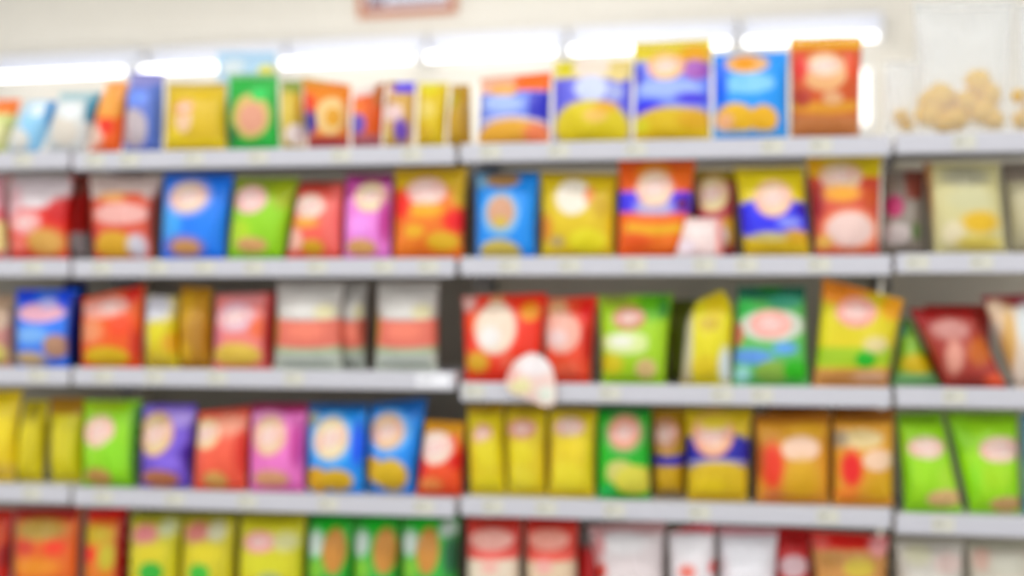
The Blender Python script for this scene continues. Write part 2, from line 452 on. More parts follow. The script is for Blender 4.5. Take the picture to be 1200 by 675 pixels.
B(0, (560, 645), (562, 646), (92, 84), '7c90e4', [('r', 560, 80, 606, 112, 'e8b49c'), ('r', 604, 80, 650, 108, 'f07838'), (592, 108, 16, 8, 'e8b070'), (592, 124, 24, 10, 'a8bcf0'), ('r', 622, 110, 650, 145, '3838b8'), (605, 166, 45, 24, 'ecb45c'), ('s', 632, 160, 16, 14, 'f48c68'), ('w', 565, 642, 146, 3, -6, 'f4e4d0')], 'orange-topped blue bag with golden base, left end of its bay', lean=.015)
B(0, (647, 741), (648, 741), (72, 70), '6868d8', [('r', 645, 60, 745, 94, 'e6d488'), ('s', 664, 82, 12, 10, 'd8cc3c'), (694, 80, 22, 14, 'f2e2d4'), (726, 84, 12, 14, 'e4cf90'), (695, 106, 20, 15, 'ccd4f4'), (722, 110, 10, 10, 'a4acdc'), (695, 152, 45, 32, 'e0cc38'), (700, 138, 14, 8, 'ecc478'), ('s', 712, 128, 14, 6, 'e4b048')], 'blue bag with a big yellow dome at its base, top shelf', lean=.015)
B(0, (743, 833), (742, 834), (50, 45), '8094ec', [('r', 735, 40, 840, 74, 'd8c420'), ('s', 815, 66, 18, 12, 'e0a43c'), ('s', 748, 92, 7, 16, '4440cc'), (816, 84, 16, 12, 'a05cb0'), ('l', 781, 80, 22, 17, 'ecc48c'), (785, 107, 40, 10, 'a4b8f4'), ('s', 760, 130, 20, 10, '2c20e8'), ('s', 812, 118, 20, 7, '4c40d8'), (790, 162, 60, 34, 'e0c03c'), ('s', 815, 142, 20, 12, 'e0b040'), ('s', 752, 150, 10, 8, 'dcd430')], 'tallest yellow and blue bag in the middle of the top shelf', lean=.015)
B(0, (835, 924), (836, 924), (64, 60), '1c98ec', [(875, 76, 26, 12, 'e4b888'), (873, 76, 14, 8, 'eca048'), ('e', 876, 100, 32, 12, '84c4f4'), ('s', 845, 100, 8, 30, '0068e4'), (862, 142, 24, 18, 'ecbc50'), (895, 142, 17, 16, 'ecb848'), ('s', 850, 145, 10, 10, 'f0b890'), ('w', 838, 920, 158, 5, 0, '6cb4e8')], 'sky blue bag with golden chips, between yellow-blue and rust red bags', lean=.015)
B(0, (926, 1007), (925, 1011), (45, 42), 'c85c2c', [('r', 920, 44, 1012, 58, 'e0a848'), (966, 86, 26, 24, 'e4b080'), ('l', 966, 80, 20, 14, 'ecd0b4'), ('s', 938, 82, 8, 16, 'd83c28'), ('s', 998, 80, 7, 16, 'dc5838'), ('w', 925, 1005, 126, 14, 4, 'd8983c'), (975, 118, 12, 8, 'dca880'), ('r', 920, 138, 1010, 165, 'c07c50'), ('s', 940, 118, 10, 10, 'a83820')], 'rust red bag with gold top edge beside the clear pouch', lean=.015)

# large clear pouches with fried snacks at the right end
def clear_pouch(xb, xt, yt, label, chips_px, d=0, thick=.05):
    r = B(0, xb, xt, yt, 'ffffff', [], label, d=d, thick=thick, name='snack_pouch', material=M_clear, lean=.01)
    Y0 = .088+d
    lx = r.location
    rn = random.Random(5)
    for (cx, cy, rr) in chips_px:
        p = at(cx, cy, Y0); R0 = rr/F*3.4
        vs = []; fs = []; nu, nv = 14, 8
        ax = rn.uniform(0, 3); 
        for j in range(nv+1):
            th = math.pi*j/nv
            for i in range(nu):
                a = 2*math.pi*i/nu
                q = Vector((math.sin(th)*math.cos(a), math.sin(th)*math.sin(a), math.cos(th)))
                k = 1+.28*noise.noise(q*2+Vector((cx, cy, 0)))
                vs.append((p.x-lx.x+q.x*R0*k, q.y*min(R0, .025)*k+.008, p.z-lx.z+q.z*R0*k*.9))
        for j in range(nv):
            for i in range(nu):
                k = (i+1) % nu; fs.append((j*nu+i, (j+1)*nu+i, (j+1)*nu+k, j*nu+k))
        link('fried_snack', vs, fs, M_chip, r, True)
    return r
clear_pouch((1074, 1186), (1070, 1190), (2, 0), 'large clear pouch of golden snacks at the right end, top shelf',
            [(1090, 134, 17), (1103, 112, 18), (1120, 138, 17), (1134, 118, 15), (1152, 130, 18), (1147, 95, 16), (1160, 110, 14), (1078+10, 118, 12), (1166, 140, 12), (1107, 144, 13)])
clear_pouch((1034, 1074), (1036, 1076), 72, 'narrow clear pouch beside the large clear pouch, top shelf', [(1056, 136, 10), (1062, 146, 9)], d=.06, thick=.02)
clear_pouch((1188, 1240), (1192, 1245), 4, 'clear pouch cut by the right edge, top shelf', [(1200, 140, 12), (1196, 112, 10), (1215, 130, 16)], d=.03)

# ---- second shelf
B(1, (-30, 10), (-34, 4), 207, 'dc7c84', [('r', -40, 200, 20, 245, 'e0a8b0'), (2, 278, 14, 18, 'f4e8a8')], 'pink packet with pale yellow disc at the left end, second shelf')
B(1, (14, 82), (7, 84), 207, 'dc4038', [('e', 46, 220, 38, 26, 'e0d4d6'), ('s', 18, 240, 14, 22, 'e0b8bc'), ('s', 76, 246, 14, 14, 'c81c1c'), ('l', 38, 262, 20, 15, 'f0a0a0'), ('s', 60, 285, 20, 16, 'dcac68'), ('s', 28, 288, 10, 10, 'f08478')], 'white-topped red bag at the left end, second shelf')
B(1, (78, 104), (77, 105), 205, 'a83830', [('r', 70, 230, 110, 275, 'c03430'), ('r', 70, 274, 110, 305, 'b0a8a8'), ('s', 92, 220, 10, 10, '9c5c50')], 'dark red packet set back between two white-topped red bags', d=.09)
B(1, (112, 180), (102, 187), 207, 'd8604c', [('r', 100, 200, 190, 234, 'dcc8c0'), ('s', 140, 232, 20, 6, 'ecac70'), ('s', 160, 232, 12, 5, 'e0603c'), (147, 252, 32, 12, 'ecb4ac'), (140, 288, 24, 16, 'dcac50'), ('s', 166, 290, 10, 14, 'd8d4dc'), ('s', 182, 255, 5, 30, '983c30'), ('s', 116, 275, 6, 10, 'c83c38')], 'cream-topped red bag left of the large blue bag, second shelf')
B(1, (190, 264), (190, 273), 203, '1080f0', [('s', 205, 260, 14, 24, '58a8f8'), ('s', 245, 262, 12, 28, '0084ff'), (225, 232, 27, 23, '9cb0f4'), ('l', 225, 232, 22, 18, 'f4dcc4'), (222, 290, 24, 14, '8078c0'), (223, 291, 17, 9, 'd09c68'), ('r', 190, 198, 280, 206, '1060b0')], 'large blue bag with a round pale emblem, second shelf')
B(1, (268, 332), (275, 350), 208, '9cd420', [('r', 270, 200, 355, 226, '94a840'), ('s', 335, 230, 14, 16, 'a8b828'), ('l', 297, 235, 20, 17, 'f0c8c0'), ('s', 285, 275, 14, 16, 'b8d850'), (300, 288, 18, 9, 'd8a878')], 'lime bag leaning right beside the large blue bag, second shelf')
B(1, (336, 401), (350, 402), 214, 'ec6c60', [('r', 340, 208, 410, 224, 'b84438'), ('s', 395, 255, 12, 40, 'f07c74'), ('l', 366, 243, 19, 15, 'f4dccc'), ('s', 362, 262, 16, 6, 'f0b060'), (348, 282, 12, 13, 'f4bcac'), (371, 291, 13, 9, 'd8a848')], 'coral red bag left of the pink bag, second shelf')
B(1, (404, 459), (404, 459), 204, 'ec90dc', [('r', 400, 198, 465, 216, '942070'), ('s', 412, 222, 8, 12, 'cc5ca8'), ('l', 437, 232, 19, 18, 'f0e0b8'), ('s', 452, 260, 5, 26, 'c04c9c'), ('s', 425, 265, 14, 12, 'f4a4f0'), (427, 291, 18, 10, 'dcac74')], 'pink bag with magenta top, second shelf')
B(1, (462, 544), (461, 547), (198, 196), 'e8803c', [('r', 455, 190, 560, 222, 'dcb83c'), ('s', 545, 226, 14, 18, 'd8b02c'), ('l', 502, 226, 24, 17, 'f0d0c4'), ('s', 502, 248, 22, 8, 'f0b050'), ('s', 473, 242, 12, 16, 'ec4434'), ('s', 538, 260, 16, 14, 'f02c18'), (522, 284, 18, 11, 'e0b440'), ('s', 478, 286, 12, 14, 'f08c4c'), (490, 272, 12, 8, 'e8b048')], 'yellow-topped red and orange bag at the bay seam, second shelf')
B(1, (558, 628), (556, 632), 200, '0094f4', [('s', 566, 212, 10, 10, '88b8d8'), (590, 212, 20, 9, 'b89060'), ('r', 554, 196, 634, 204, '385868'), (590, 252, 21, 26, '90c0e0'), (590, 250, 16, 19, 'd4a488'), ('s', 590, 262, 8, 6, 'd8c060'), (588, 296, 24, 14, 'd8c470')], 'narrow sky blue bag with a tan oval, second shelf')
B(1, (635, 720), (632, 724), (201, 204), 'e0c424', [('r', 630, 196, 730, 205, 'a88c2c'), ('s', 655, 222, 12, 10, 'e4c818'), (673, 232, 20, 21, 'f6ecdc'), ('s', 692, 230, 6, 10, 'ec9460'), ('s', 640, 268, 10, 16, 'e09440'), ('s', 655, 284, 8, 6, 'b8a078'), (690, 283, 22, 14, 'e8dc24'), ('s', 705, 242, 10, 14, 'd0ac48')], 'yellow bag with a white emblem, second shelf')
B(1, (724, 806), (724, 815), 188, 'f07038', [('s', 768, 205, 20, 14, 'f0a848'), ('s', 800, 204, 14, 12, 'f47828'), ('r', 720, 226, 815, 250, '4438e0'), ('s', 768, 245, 22, 10, 'b8b4d8'), ('l', 768, 222, 22, 22, 'f4d8bc'), (766, 275, 46, 22, 'f08048'), ('w', 735, 800, 268, 11, 3, 'ecb444'), ('s', 800, 240, 6, 8, '701c54'), ('s', 745, 284, 20, 10, 'e8683c')], 'orange and violet-blue bag, tallest in the second shelf middle', d=-.01)
B(1, (812, 862), (814, 862), 199, 'b0404c', [('r', 810, 194, 870, 214, 'b8a03c'), ('l', 835, 228, 20, 22, 'f0dca8'), ('s', 815, 245, 5, 14, '7c1838'), ('s', 854, 272, 9, 16, 'e8b448'), (832, 278, 22, 18, 'ecd8d4')], 'small dark red bag with cream emblem, set back, second shelf', d=.045)
B(1, (790, 848), (803, 846), 256, 'ecd4d0', [('s', 820, 272, 16, 12, 'f4e2de'), ('r', 840, 256, 850, 305, 'ec9c94'), ('s', 805, 290, 10, 8, 'ecdce4')], 'small pale pink packet in front of the dark red bag, second shelf', d=-.045, thick=.018, lean=.012)
B(1, (872, 950), (860, 942), (196, 194), 'e4d024', [('r', 855, 190, 955, 199, 'b4a02c'), ('s', 905, 214, 20, 10, 'ecd848'), ('e', 905, 258, 55, 24, '4040e8'), ('s', 925, 262, 14, 6, '9098f0'), ('s', 940, 246, 8, 8, '3c24b0'), ('l', 906, 234, 22, 22, 'f2d0b0'), ('r', 860, 283, 955, 305, 'dcbc44'), ('s', 932, 278, 16, 8, 'd8a848'), ('s', 902, 278, 22, 5, 'c8bc84')], 'yellow bag with a bright blue band, second shelf')
B(1, (956, 1030), (944, 1034), (184, 182), 'd05848', [('r', 940, 178, 1040, 208, 'e4cc34'), ('s', 955, 196, 12, 10, 'ecb440'), ('l', 985, 208, 25, 17, 'f4dcbc'), ('s', 986, 228, 22, 10, 'eca850'), ('s', 958, 238, 7, 20, '98242c'), ('s', 1018, 234, 10, 12, 'c85c3c'), (995, 272, 34, 27, 'ec9474'), (995, 270, 27, 20, 'f2d4cc'), ('s', 965, 285, 10, 8, 'ecbc70')], 'yellow-topped red bag flaring upward, second shelf', lean=.03)
B(1, (1030, 1082), (1036, 1084), 200, '948a80', [('r', 1060, 196, 1090, 235, '8c4c40'), (1047, 243, 11, 13, 'b84870'), (1048, 275, 20, 12, 'c8bcb8'), ('s', 1072, 272, 6, 10, '687c50'), ('s', 1045, 215, 10, 12, '8c7c70')], 'grey packet with a magenta spot beside the cream pouch', d=.05)
B(1, (1094, 1180), (1082, 1172), 190, 'd4cc9c', [('r', 1078, 188, 1092, 300, 'a4744c'), ('s', 1130, 208, 28, 12, 'b0ac94'), ('s', 1135, 235, 26, 14, 'd0cca4'), ('s', 1146, 262, 22, 13, 'e0b83c'), ('s', 1115, 275, 12, 14, 'e8dcbc'), ('s', 1145, 286, 26, 9, 'e0cc74')], 'cream pouch with a golden centre, second shelf', name='snack_pouch')
B(1, (1184, 1235), (1174, 1235), 190, 'b4ac90', [('r', 1168, 185, 1240, 215, '84786c'), ('s', 1196, 250, 10, 30, 'c4bc9c')], 'grey-olive pouch cut by the right edge, second shelf', name='snack_pouch', d=.02)

# ---- third shelf
B(2, (-26, 15), (-26, 14), 346, 'cc9084', [('r', -30, 340, 20, 368, 'b89c84'), (0, 376, 14, 12, 'd0b49c'), ('s', 2, 415, 10, 12, 'dcd07c')], 'tan and pink packet at the left end, third shelf')
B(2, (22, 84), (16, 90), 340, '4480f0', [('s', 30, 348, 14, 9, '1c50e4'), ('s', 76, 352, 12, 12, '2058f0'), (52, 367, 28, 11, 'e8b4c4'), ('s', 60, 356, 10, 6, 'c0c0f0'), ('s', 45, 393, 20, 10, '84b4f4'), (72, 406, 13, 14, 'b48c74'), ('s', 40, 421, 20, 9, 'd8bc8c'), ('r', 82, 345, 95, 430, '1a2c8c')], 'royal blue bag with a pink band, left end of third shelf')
B(2, (76, 100), (72, 100), 330, '14246c', [], 'navy packet set back behind the royal blue bag', d=.12)
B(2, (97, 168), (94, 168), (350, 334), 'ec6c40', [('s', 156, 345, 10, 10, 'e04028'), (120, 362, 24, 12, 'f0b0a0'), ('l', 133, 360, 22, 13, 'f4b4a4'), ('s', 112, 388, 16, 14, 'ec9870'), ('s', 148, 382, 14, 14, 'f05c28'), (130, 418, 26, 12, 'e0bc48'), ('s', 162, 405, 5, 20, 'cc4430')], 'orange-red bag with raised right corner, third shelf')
B(2, (173, 212), (170, 207), (346, 348), 'd8c42c', [('s', 183, 362, 20, 18, 'dcdce4'), ('s', 190, 390, 16, 14, 'e0d414'), ('s', 172, 396, 6, 20, 'dcd8c4'), ('s', 190, 422, 16, 8, 'd4bc58'), ('s', 208, 402, 12, 12, 'dca840')], 'white-topped yellow bag beside the orange-red bag, third shelf')
B(2, (214, 249), (209, 247), (336, 338), 'bc8c24', [('s', 222, 360, 8, 20, 'cca030'), ('s', 238, 400, 8, 26, 'ac7c24'), ('s', 220, 412, 10, 12, 'd8b050')], 'ochre bag set back right of the white-topped yellow bag, third shelf', d=.01)
B(2, (251, 320), (251, 321), (346, 343), 'ec8c84', [('s', 285, 352, 26, 8, 'e89c9c'), ('l', 280, 372, 24, 18, 'e8bcc8'), ('s', 308, 385, 10, 12, 'ec7858'), (282, 416, 28, 14, 'e4c468'), ('r', 312, 343, 325, 430, 'a83434'), ('s', 260, 395, 6, 12, 'd87c8c')], 'pink bag with golden base, third shelf left bay')
for (a, c, lb, dd) in ((322, 402, 'white bag with a red band, wider of the left-bay pair, third shelf', 0), (398, 430, 'greyed white bag with a red band, set back at the wider one', .06), (440, 514, 'white bag with a red band nearest the bay seam, third shelf', .01)):
    k = (c-a)/80
    B(2, (a, c), (a+1, c), 331, 'c8c2bc', [('r', a+4, 338, c-4, 348, 'd0ccc6'), ('s', a+38*k, 361, 30*k, 10, 'e8e4de'), ('s', a+62*k, 366, 12*k, 9, 'e4dcb4'), ('w', a, c+2, 389, 32, 3, 'e07c6c'), ('s', a+42*k, 388, 22*k, 9, 'f08c78'), ('s', a+3, 385, 5*k, 20, 'c49c4c'), ('w', a, c+2, 409, 5, 3, 'a0b880'), ('r', a-2, 413, c+4, 440, 'c8cec2'), ('w', a+10*k, c-10*k, 422, 2, 0, 'a4acb0')], lb, d=dd)
B(2, (546, 633), (540, 640), (348, 344), 'ec4c34', [('s', 549, 356, 9, 10, 'e0b4ac'), ('s', 562, 378, 10, 14, 'f06c30'), ('s', 582, 360, 9, 14, 'e0b07c'), (583, 385, 24, 30, 'f4e0cc'), ('s', 577, 395, 12, 12, 'faf4f0'), (622, 366, 11, 11, 'ec9c40'), ('s', 562, 424, 14, 12, 'dcac50'), ('s', 600, 424, 12, 10, 'f06c58')], 'red bag with a large cream blotch, left end of its bay, third shelf')
B(2, (639, 692), (638, 700), (350, 347), 'ec5c48', [('s', 654, 364, 12, 14, 'dcac84'), (660, 390, 22, 24, 'f0b8a8'), ('s', 655, 396, 12, 10, 'f0d4d0'), ('s', 688, 365, 8, 14, 'e43024'), ('s', 690, 400, 6, 24, 'cc3428'), ('s', 665, 432, 16, 10, 'f0745c')], 'narrower red bag with a pinkish blotch behind the promo card', d=.005)
B(2, (706, 780), (700, 788), (347, 345), 'a8d028', [('s', 720, 352, 18, 7, '94a44c'), ('s', 766, 358, 20, 18, '6cb43c'), ('l', 738, 373, 19, 14, 'c89070'), ('s', 778, 360, 6, 14, '3c8434'), (735, 402, 30, 13, 'dce8a4'), ('s', 730, 400, 14, 7, 'f0f0e0'), ('s', 718, 426, 14, 12, 'd8c850'), (758, 432, 12, 12, 'dcc08c'), ('s', 770, 402, 10, 16, 'acd400')], 'lime green bag with a white swoosh, third shelf middle')
B(2, (782, 812), (784, 814), 352, '6c7420', [], 'olive packet set back left of the yellow rounded bag', d=.12)
B(2, (797, 856), (806, 862), (350, 340), 'e4d830', [('s', 840, 358, 14, 16, 'e4cc20'), ('r', 790, 340, 812, 450, 'b8a888'), ('s', 806, 400, 6, 40, 'ccc4ac'), ('s', 832, 380, 12, 8, 'd0b450'), ('s', 828, 430, 16, 14, 'e0c83c'), ('s', 850, 430, 7, 22, 'e0e4e4')], 'yellow bag with a rounded shoulder, third shelf middle', round_top=.35, pinch=.02)
B(2, (858, 948), (864, 944), (336, 336), '6cbc68', [('r', 855, 330, 955, 352, '286c54'), ('s', 902, 338, 14, 8, '1c7c38'), ('s', 874, 364, 12, 12, '50c060'), ('s', 920, 354, 20, 8, '4c9c80'), (905, 382, 38, 18, 'd8dcd0'), ('l', 903, 380, 24, 16, 'f4b4a8'), (862, 392, 10, 14, 'd07c68'), ('s', 880, 418, 26, 9, '6c9ce0'), ('s', 920, 408, 14, 7, '70a8e8'), (905, 436, 20, 14, '94b85c'), (932, 434, 14, 13, '48b828'), ('s', 870, 440, 10, 10, 'a8dcd8')], 'green and teal bag with a pink-red emblem, third shelf')
B(2, (952, 1040), (964, 1060), (326, 352), 'e0d03c', [('r', 950, 318, 1070, 345, 'f8a044'), ('s', 985, 345, 26, 12, 'f09850'), ('s', 1048, 362, 16, 14, 'f0ac40'), ('l', 1003, 366, 24, 18, 'f0b0a0'), ('s', 965, 385, 10, 24, 'e4d828'), ('w', 955, 1045, 418, 22, 0, 'a8c848'), (1013, 421, 12, 10, '18b020'), ('s', 1025, 404, 14, 9, 'e4d4a0'), ('r', 945, 432, 1050, 456, 'd09860'), ('s', 1018, 442, 20, 7, 'e0b494')], 'tilted yellow bag with a pointed orange left corner, third shelf', d=-.005)
B(2, (1044, 1102), (1058, 1068), (374, 376), '90bc54', [('s', 1056, 386, 8, 8, '5ca880'), ('s', 1075, 426, 22, 12, 'd8bc44'), ('r', 1040, 438, 1110, 460, '9cd494'), ('s', 1085, 410, 10, 8, '80b440')], 'small green leaning bag behind the tilted yellow bag, third shelf', pinch=0, d=.045)
B(2, (1108, 1180), (1066, 1140), (362, 364), 'a44038', [('r', 1050, 355, 1150, 374, '9c1818'), ('s', 1080, 378, 20, 10, '981c20'), ('s', 1112, 386, 22, 12, 'c88c84'), ('s', 1116, 418, 10, 20, 'e0a090'), ('s', 1145, 412, 14, 16, 'c06838'), ('s', 1165, 446, 14, 8, 'ec6c50')], 'dark red bag leaning sharply left, third shelf', pinch=.02, d=-.01)
B(2, (1190, 1250), (1150, 1230), (347, 344), 'e4d4c4', [('r', 1140, 338, 1240, 360, '8c2c38'), ('s', 1166, 366, 12, 14, 'ecd0b4'), ('s', 1180, 400, 8, 40, 'dcb478'), ('s', 1200, 380, 10, 24, 'dce0e0')], 'cream bag with maroon top cut by the right edge, third shelf', pinch=.02)

B(2, (1086, 1164), (1084, 1160), 358, 'b03830', [('s', 1120, 378, 20, 10, 'a84038')], 'plain dark red packet set back behind the leaning dark red bag', d=.1)
# ---- fourth shelf
B(3, (-30, 18), (-30, 24), 458, 'e8cc20', [('s', 5, 500, 14, 24, 'f0d828'), ('s', 8, 550, 14, 8, 'dcbc60')], 'bright yellow bag at the left end of the fourth shelf')
B(3, (20, 52), (26, 54), 470, 'dccc20', [('s', 25, 500, 5, 22, '90881c'), ('s', 38, 530, 12, 20, 'd8c81c'), ('s', 42, 482, 8, 10, 'a89828')], 'olive-yellow bag second from the left end, fourth shelf', d=.02)
B(3, (62, 98), (56, 98), 467, 'dcd01c', [('r', 50, 462, 100, 486, 'b08438'), ('s', 84, 520, 12, 22, 'd4c814'), ('s', 64, 520, 5, 30, '9c9020')], 'yellow bag with brownish top tucked behind a lime bag', d=.03)
B(3, (99, 160), (96, 164), 470, '9cd81c', [('s', 122, 476, 26, 8, 'a8c84c'), ('l', 121, 505, 19, 18, 'f0d0b8'), ('s', 140, 535, 14, 20, '98dc00'), (120, 558, 16, 11, 'c89c64'), ('r', 156, 475, 170, 572, '4c8c28')], 'lime bag with pinkish emblem left of the purple bag, fourth shelf')
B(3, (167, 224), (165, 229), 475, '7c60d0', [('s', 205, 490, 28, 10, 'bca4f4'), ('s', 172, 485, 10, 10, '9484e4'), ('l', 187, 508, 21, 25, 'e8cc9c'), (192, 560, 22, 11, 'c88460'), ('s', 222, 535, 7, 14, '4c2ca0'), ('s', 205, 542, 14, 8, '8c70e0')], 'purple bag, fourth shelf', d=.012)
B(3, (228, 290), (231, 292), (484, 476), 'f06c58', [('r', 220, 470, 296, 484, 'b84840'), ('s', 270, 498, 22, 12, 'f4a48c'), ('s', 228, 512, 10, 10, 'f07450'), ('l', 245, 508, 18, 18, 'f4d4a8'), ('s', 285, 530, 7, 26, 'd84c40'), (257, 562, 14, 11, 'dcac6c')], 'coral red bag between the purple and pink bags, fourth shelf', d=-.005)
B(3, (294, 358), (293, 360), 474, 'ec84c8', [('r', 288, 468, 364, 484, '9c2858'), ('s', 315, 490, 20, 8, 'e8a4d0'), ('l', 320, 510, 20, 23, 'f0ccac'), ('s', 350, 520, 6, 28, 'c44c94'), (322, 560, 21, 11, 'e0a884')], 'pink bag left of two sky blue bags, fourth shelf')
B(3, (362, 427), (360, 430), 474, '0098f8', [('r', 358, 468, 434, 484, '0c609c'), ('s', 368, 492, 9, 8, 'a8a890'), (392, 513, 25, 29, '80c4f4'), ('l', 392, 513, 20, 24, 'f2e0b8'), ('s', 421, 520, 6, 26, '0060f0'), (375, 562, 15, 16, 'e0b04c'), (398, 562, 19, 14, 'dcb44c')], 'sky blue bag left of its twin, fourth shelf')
B(3, (431, 486), (433, 500), (474, 467), '0092f4', [('r', 430, 462, 505, 480, '0868ac'), (458, 505, 25, 25, '84c0f0'), ('l', 457, 505, 20, 20, 'ecc8a0'), ('s', 487, 482, 10, 8, '0c74c8'), (440, 550, 14, 16, 'e0b048'), (462, 556, 19, 20, 'dcb844'), ('s', 432, 570, 10, 10, '3c84c4')], 'sky blue bag right of its twin, fourth shelf', d=.02)
B(3, (489, 542), (498, 544), (494, 496), 'ec6044', [('r', 480, 488, 555, 510, 'e4a850'), ('s', 495, 505, 10, 8, 'f0b440'), ('l', 513, 524, 21, 19, 'f4dccc'), ('s', 496, 548, 8, 14, 'e83c34'), ('s', 538, 540, 9, 9, 'dc2c20'), ('s', 508, 566, 14, 8, 'e8905c'), ('s', 545, 515, 6, 8, 'e8c060')], 'shorter orange and red bag at the bay seam, fourth shelf')
B(3, (552, 594), (546, 589), (477, 474), 'e0cc18', [('r', 535, 470, 600, 486, 'b8981c'), ('l', 568, 508, 11, 12, 'd4a484'), ('s', 575, 530, 16, 16, 'e4d40c'), ('s', 574, 568, 16, 12, 'e4d450')], 'yellow bag beside the bay seam, leftmost of three on the fourth shelf')
B(3, (596, 641), (591, 641), (476, 476), 'e0c81c', [('r', 588, 470, 646, 486, 'b89c20'), ('l', 613, 502, 17, 11, 'dca088'), ('s', 612, 530, 16, 12, 'e4d40c'), ('s', 610, 560, 18, 18, 'e8d860')], 'yellow bag with pink emblem, middle of three on the fourth shelf', d=.005)
B(3, (643, 697), (643, 699), (480, 480), 'e4cc20', [('r', 636, 474, 704, 485, 'c0a428'), ('l', 668, 500, 18, 11, 'ecccb8'), ('s', 672, 520, 16, 10, 'ecd420'), ('s', 665, 558, 22, 18, 'ecdc60'), ('s', 644, 540, 6, 30, 'c8a824')], 'yellow bag beside the green bag, rightmost of three, fourth shelf')
B(3, (701, 762), (700, 762), (478, 478), '00b03c', [('r', 696, 472, 768, 486, '0c7838'), (733, 507, 24, 24, '88b470'), ('l', 733, 506, 18, 19, 'e8a890'), (728, 552, 18, 14, 'd0cc80'), (744, 562, 22, 18, 'dcd468'), ('s', 712, 575, 10, 8, '4cc870'), ('s', 706, 540, 7, 30, '04b82c')], 'bright green bag, fourth shelf')
B(3, (767, 803), (763, 806), (480, 480), 'c0982c', [('l', 780, 508, 16, 18, 'd4a080'), ('w', 762, 806, 536, 12, 3, '2820a0'), ('s', 785, 560, 16, 14, 'd0a830'), ('s', 785, 580, 16, 6, '98805c')], 'narrow gold bag with navy stripe, set back right of green bag', d=.04)
B(3, (806, 876), (802, 882), (478, 478), 'd8bc30', [('r', 798, 472, 886, 484, 'a89428'), ('e', 840, 530, 48, 24, '201898'), ('l', 836, 508, 24, 26, 'ecb898'), ('s', 838, 494, 20, 10, 'e4cc5c'), ('e', 842, 568, 42, 30, 'dcbc34'), ('w', 806, 876, 542, 3, -4, 'b8b0c8'), ('s', 832, 568, 18, 10, 'e8cc38')], 'yellow bag with a navy band, fourth shelf')
B(3, (886, 972), (884, 974), (488, 484), 'dca050', [('r', 880, 478, 980, 496, 'b8783c'), ('s', 945, 505, 24, 8, 'e0ac50'), ('s', 905, 545, 14, 28, 'e44c28'), ('s', 890, 540, 6, 20, 'c06434'), (938, 525, 22, 14, 'f4d0b8'), ('s', 940, 560, 20, 24, 'dcac4c'), ('s', 905, 580, 12, 8, 'dc8858')], 'orange bag with a red patch, left of two alike, fourth shelf')
B(3, (976, 1046), (976, 1049), (486, 480), 'e0a450', [('r', 970, 476, 1058, 496, '9c6430'), (1008, 514, 26, 11, 'e4cc98'), ('s', 984, 514, 10, 10, 'b09c80'), ('s', 997, 548, 13, 22, 'e43c24'), (1028, 538, 18, 12, 'f0ccb0'), ('s', 1030, 570, 14, 16, 'dcac40'), ('s', 992, 578, 14, 8, 'f09050')], 'orange bag with a red patch, right of two alike, fourth shelf', d=-.01)
B(3, (1059, 1128), (1051, 1104), (486, 484), 'a4dc30', [('r', 1025, 478, 1112, 498, '84b438'), ('l', 1084, 524, 22, 13, 'e8d0b8'), ('s', 1075, 550, 18, 14, 'a8e020'), ('s', 1110, 560, 12, 20, 'b0dc58'), (1106, 583, 22, 11, 'dcb888'), ('s', 1062, 560, 6, 30, '90d010')], 'lime bag leaning left, first right of the orange bags, fourth shelf', d=.0)
B(3, (1136, 1196), (1108, 1194), (484, 484), 'a8e030', [('r', 1100, 478, 1200, 494, '8cb83c'), ('s', 1126, 510, 12, 20, '9cd838'), ('l', 1170, 526, 25, 15, 'f2d4c0'), ('s', 1165, 556, 22, 14, 'b0e040'), (1178, 590, 20, 10, 'd8b080'), ('s', 1140, 565, 8, 24, '9ce000')], 'lime bag nearest the right edge, fourth shelf', d=.015)
B(3, (1199, 1250), (1198, 1250), 486, '5c9cb0', [('s', 1202, 560, 8, 20, '80b8a0')], 'blue-green bag cut by the right edge, fourth shelf')

B(3, (900, 968), (898, 968), 474, 'a86c34', [('s', 935, 484, 20, 6, '8c4c28')], 'brown packet tucked behind the left orange bag, fourth shelf', d=.12)
B(3, (978, 1030), (976, 1030), 472, 'b07838', [('s', 1000, 482, 20, 6, '94582c')], 'brown packet tucked behind the right orange bag, fourth shelf', d=.12)
# ---- lowest visible shelf
B(4, (-40, 12), (-40, 14), 598, 'c03820', [('s', 2, 630, 8, 20, 'cc5828'), ('s', 8, 650, 6, 14, '901818')], 'dark red bag at the left end, lowest visible shelf')
B(4, (18, 91), (15, 93), 597, 'e0702c', [('r', 10, 590, 90, 610, 'a81c1c'), ('s', 50, 620, 30, 12, 'bc9c54'), ('s', 34, 640, 14, 8, 'd04824'), ('s', 70, 640, 12, 8, 'ec5028'), ('s', 48, 662, 30, 10, 'e89440')], 'red and orange bag second from left, lowest visible shelf')
B(4, (101, 146), (100, 148), (600, 597), 'e0803c', [('r', 78, 590, 152, 610, 'dc342c'), ('s', 92, 616, 12, 10, 'f0a494'), ('s', 112, 626, 26, 10, 'd8bc44'), ('s', 107, 648, 13, 9, 'f04420'), ('s', 132, 650, 10, 16, 'c8b850'), ('r', 140, 600, 155, 700, 'a81c18')], 'scarlet-topped bag left of the yellow-green bags, lowest visible shelf', d=.01)
YG = [('r', -2000, 590, 2000, 610, 'a4a028')]
B(4, (152, 210), (152, 211), 603, 'd0c830', [('r', 150, 598, 215, 611, 'a4a428'), ('s', 173, 626, 16, 12, 'e08c8c'), ('s', 198, 618, 10, 10, 'c8cca0'), ('s', 180, 645, 20, 10, 'dccc40'), (184, 668, 14, 12, '44ac44')], 'yellow-green bag, leftmost of the three on the lowest visible shelf')
